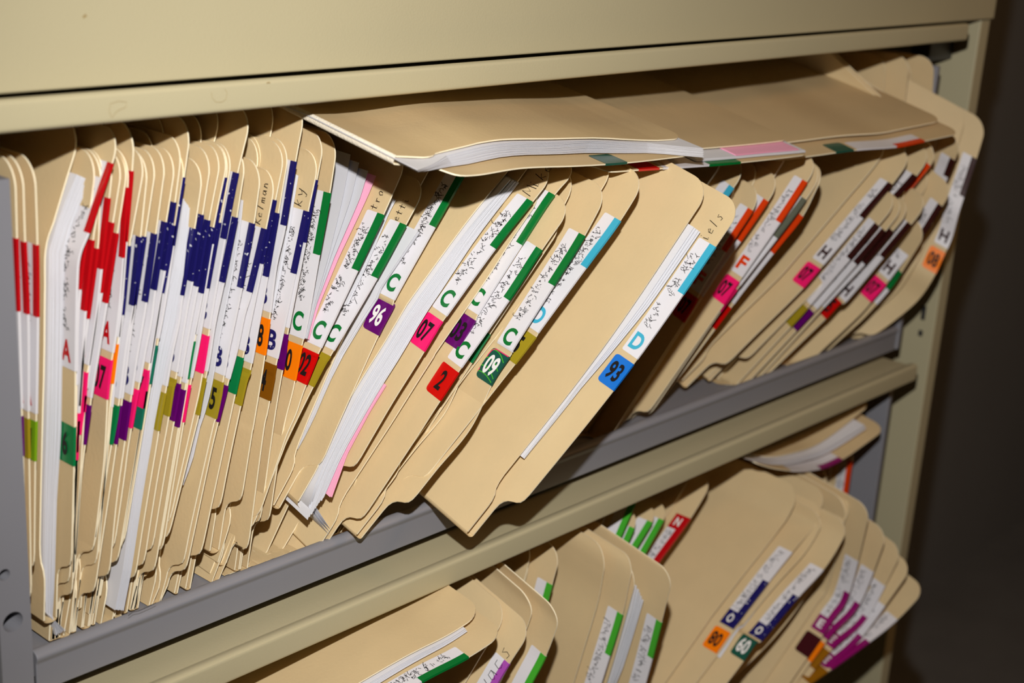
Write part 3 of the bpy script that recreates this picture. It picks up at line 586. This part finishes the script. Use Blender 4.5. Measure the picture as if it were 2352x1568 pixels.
# ------------------------------------------------------------------ folders lying flat on top
LY = 'folders lying on top of the upper row'
F('thick worn manila folder lying flat on top, stuffed with white papers, frayed front corner', [(1628, 352), (1450, 373), (1330, 381), (1200, 386), (1085, 403), (985, 400), (945, 396)], y=(-.13, -.13), yr=('dkgreen', '', (1440, 374)), arcs=False, card='manila2', spinem='fray', group=LY, ub=('foot', (737, 292)), D=.275,
  fl=[(1625, 331), (1500, 322), (1350, 316), (1200, 318), (1100, 327), (1032, 343), (940, 372)],
  papers=[('white', [(1616, 340), (1500, 328), (1350, 322), (1200, 325), (1100, 336), (1030, 355), (960, 391)], [(1616, 362), (1500, 352), (1350, 351), (1200, 356), (1100, 372), (1030, 383), (960, 395)], (.93, .1), 12)])
F('manila folder lying second in the row on top, pink and white strips along its edge', [(1866, 354), (1770, 366), (1649, 378), (1477, 390), (1345, 400)], y=(-.12, -.11), bar=((1700, 372), 'green'), scrib=False, yr=('red', ''), group=LY, card='manila2', U=(0, 1, .2), D=.27,
  fl=[(1866, 334), (1760, 343), (1613, 356), (1500, 366), (1345, 385)],
  papers=[('pinkpaper', [(1835, 342), (1760, 348), (1690, 355)], [(1835, 345), (1760, 351), (1690, 358)], (.9, .7), 2), ('white', [(1850, 345), (1760, 353), (1600, 365)], [(1850, 350), (1760, 358), (1600, 372)], (.6, .2), 4)])
F('manila folder lying farthest right on top with an orange bar on its edge', [(2210, 306), (2120, 325), (2060, 337), (1971, 344), (1868, 358), (1760, 372)], y=(-.14, -.08), bar=((2122, 324), 'redorange'), scrib=False, yr=('dkgreen', ''), group=LY, card='manila2', U=(0, 1, .2), D=.275,
  fl=[(2206, 300), (2145, 294), (2015, 312), (1866, 336), (1760, 350)])
# ================================================================== lower shelf
LO = dict(group='manila folders on the lower shelf', floor=ZF2)
F('big manila folder leaning far over at the left of the lower shelf, white sheets inside', [(1164, 1452), (1075, 1510), (965, 1568), (760, 1690)], y=(-.13, -.10), bar=((1075, 1508), 'green'), th=(.006, .014), fl=[(1116, 1402), (1068, 1443), (840, 1568), (660, 1680)], D=.26,
  papers=[('white', [(1068, 1442), (950, 1508), (840, 1572), (700, 1650)], [(1074, 1450), (958, 1518), (850, 1582), (710, 1660)], (.85, .3), 5)], **LO)
F('manila folder with violet bar and large handwriting behind the big leaning one', [(1226, 1440), (1168, 1527), (1130, 1590), (1010, 1790)], y=(-.11, -.07), bar=(1522, 'violet'), scrib=False, hand=('yacs', 1600, .011, .007), th=(.004, .010), fl=[(1188, 1375), (1160, 1440), (1100, 1550), (980, 1750)], **LO)
F('manila folder with leaf green bar and blank label, bowed top, right of the violet one', [(1286, 1405), (1279, 1440), (1252, 1510), (1215, 1580), (1120, 1760)], y=(-.11, -.06), bar=(1507, 'bgreen'), scrib=False, th=(.005, .012), fl=[(1246, 1375), (1236, 1420), (1180, 1540), (1080, 1740)], **LO)
F('manila folder behind with a small leaf green bar under the shelf edge', [(1290, 1262), (1267, 1345), (1240, 1440), (1160, 1700)], y=(-.02, .0), bar=(1343, 'bgreen'), scrib=False, th=(.004, .008), **LO)
F('plain manila folder deep under the ledge left of the small green bar', [(1222, 1275), (1200, 1350), (1150, 1500), (1090, 1680)], y=.015, th=(.004, .006), **LO)
F('manila folder with ragged leaf green bar and handwriting along its label', [(1462, 1285), (1450, 1318), (1430, 1410), (1396, 1521), (1340, 1700)], y=(-.09, -.05), bar=(1410, 'bgreen'), th=(.006, .008), fl=[(1398, 1270), (1388, 1320), (1368, 1420), (1330, 1560), (1290, 1700)], **LO)
F('manila folder with grey-white papers and leaf green bar at its right tab', [(1549, 1318), (1544, 1333), (1519, 1431), (1490, 1543), (1440, 1720)], y=(-.12, -.06), bar=(1428, 'bgreen'), th=(.008, .012), fl=[(1476, 1288), (1464, 1318), (1440, 1410), (1408, 1521), (1350, 1710)],
  papers=[('white', [(1462, 1342), (1450, 1400), (1420, 1500), (1395, 1580)], [(1480, 1382), (1462, 1440), (1432, 1540), (1405, 1600)], (.85, .2), 5)], **LO)
for i, (a, b, nm) in enumerate((((1461, 1150), (1421, 1243), 'first and most shaded of four light green bars'), ((1457, 1212), (1432, 1268), 'second of four light green bars, the lowest one'),
                        ((1497, 1201), (1450, 1277), 'third of four light green bars'), ((1523, 1196), (1479, 1274), 'last of four light green bars, next to the red label'))):
    dx, dy = a[0]-b[0], a[1]-b[1]; L = math.hypot(dx, dy); dx, dy = dx/L, dy/L
    F('thin manila folder with the '+nm, [(a[0]+dx*38, a[1]+dy*38), a, b, (b[0]-dx*150, b[1]-dy*150)], y=.004*i, bar=(a[1], 'bgreen'), scrib=False, th=(.001, .0015), **LO)
F('manila folder with a red label and white boxed letter at its top', [(1640, 1100), (1586, 1190), (1512, 1292), (1400, 1450)], y=.02, bar=(1192, 'red'), th=(.002, .003), barL=.058, lab2='top', letter='N', **LO)
F('broad manila folder with upside-down orange 08 sticker and navy label', [(1898, 1166), (1863, 1217), (1820, 1268), (1765, 1337), (1685, 1442), (1671, 1462), (1638, 1509), (1540, 1650)], y=(-.09, -.06), bar=(1337, 'navy'), th=(.006, .012), barL=.047, lab2='low', letter='O', yr=('orange', '08'), flip=True,
  fl=[(1828, 1150), (1816, 1181), (1710, 1330), (1562, 1545), (1480, 1660)], **LO)
F('manila folder with upside-down dark green 09 sticker, navy label and white sheets', [(1950, 1200), (1934, 1241), (1894, 1305), (1832, 1373), (1753, 1467), (1736, 1478), (1702, 1526), (1600, 1660)], y=(-.13, -.09), bar=(1371, 'navy'), th=(.004, .008), barL=.047, lab2='low', letter='O', yr=('dkgreen', '09'), ytxtcol='wink', flip=True,
  papers=[('white', [(1848, 1238), (1800, 1290), (1720, 1390), (1640, 1500)], [(1866, 1248), (1820, 1305), (1740, 1402), (1655, 1512)], (.9, .3), 5)], **LO)
mg = [([(2000, 1166), (1951, 1362), (1911, 1428), (1800, 1590)], (1362, .045), 'first from the left of the magenta-barred fan', 'maroon'),
      ([(2040, 1222), (1975, 1386), (1907, 1462), (1820, 1580)], (1386, .045), 'second of the magenta-barred fan, thickest bar', 'orange'),
      ([(2075, 1262), (1992, 1418), (1911, 1492), (1820, 1600)], (1418, .045), 'middle of the magenta-barred fan', 'gold'),
      ([(2098, 1300), (1980, 1462), (1907, 1530), (1800, 1630)], (1462, .045), 'fourth of the magenta-barred fan', None),
      ([(2128, 1352), (2064, 1420), (1996, 1475), (1898, 1545), (1790, 1620)], (1475, .050), 'outermost of the magenta-barred fan, large rounded corner at right', 'gold')]
for i, (p, (by, bl), nm, yc) in enumerate(mg):
    F('manila folder '+nm, p, y=(-.13-.01*i, -.08), bar=(by, 'magenta'), barL=.042, lab2='low', letter='E', th=(.003, .006), yr=(yc, '') if yc else None, D=.24, **LO)
F('curved manila folder with a long pale edge left of the magenta-barred fan', [(1960, 1150), (1905, 1275), (1850, 1370), (1780, 1462), (1690, 1550), (1600, 1620)], y=(-.10, -.06), th=(.006, .012), **LO)
F('upright manila folder with a red-orange bar at the back right of the lower shelf', [(1967, 1030), (1957, 1062), (1944, 1145), (1915, 1300)], y=.02, bar=(1060, 'redorange'), th=(.003, .004), D=.22, **LO)
F('plain manila folder deep at the back right of the lower shelf', [(1905, 1080), (1880, 1180), (1845, 1300), (1800, 1420)], y=.02, th=(.004, .008), D=.24, **LO)
F('curled manila folder lying under the ledge at right with magenta bar', [(2036, 984), (1930, 1058), (1860, 1080), (1780, 1076), (1690, 1048)], y=(-.038, -.02), bar=((1935, 1056), 'magenta'), th=(.001, .003), U=(0, 1, .18), D=.22, group='manila folders on the lower shelf',
  fl=[(1988, 938), (1930, 985), (1860, 1030), (1780, 1050), (1690, 1046)], scrib=False, HH=.20,
  papers=[('white', [(1985, 975), (1920, 1015), (1850, 1045), (1780, 1060), (1710, 1050)], [(1990, 985), (1925, 1028), (1855, 1058), (1780, 1068), (1710, 1053)], (.8, .3), 4)])
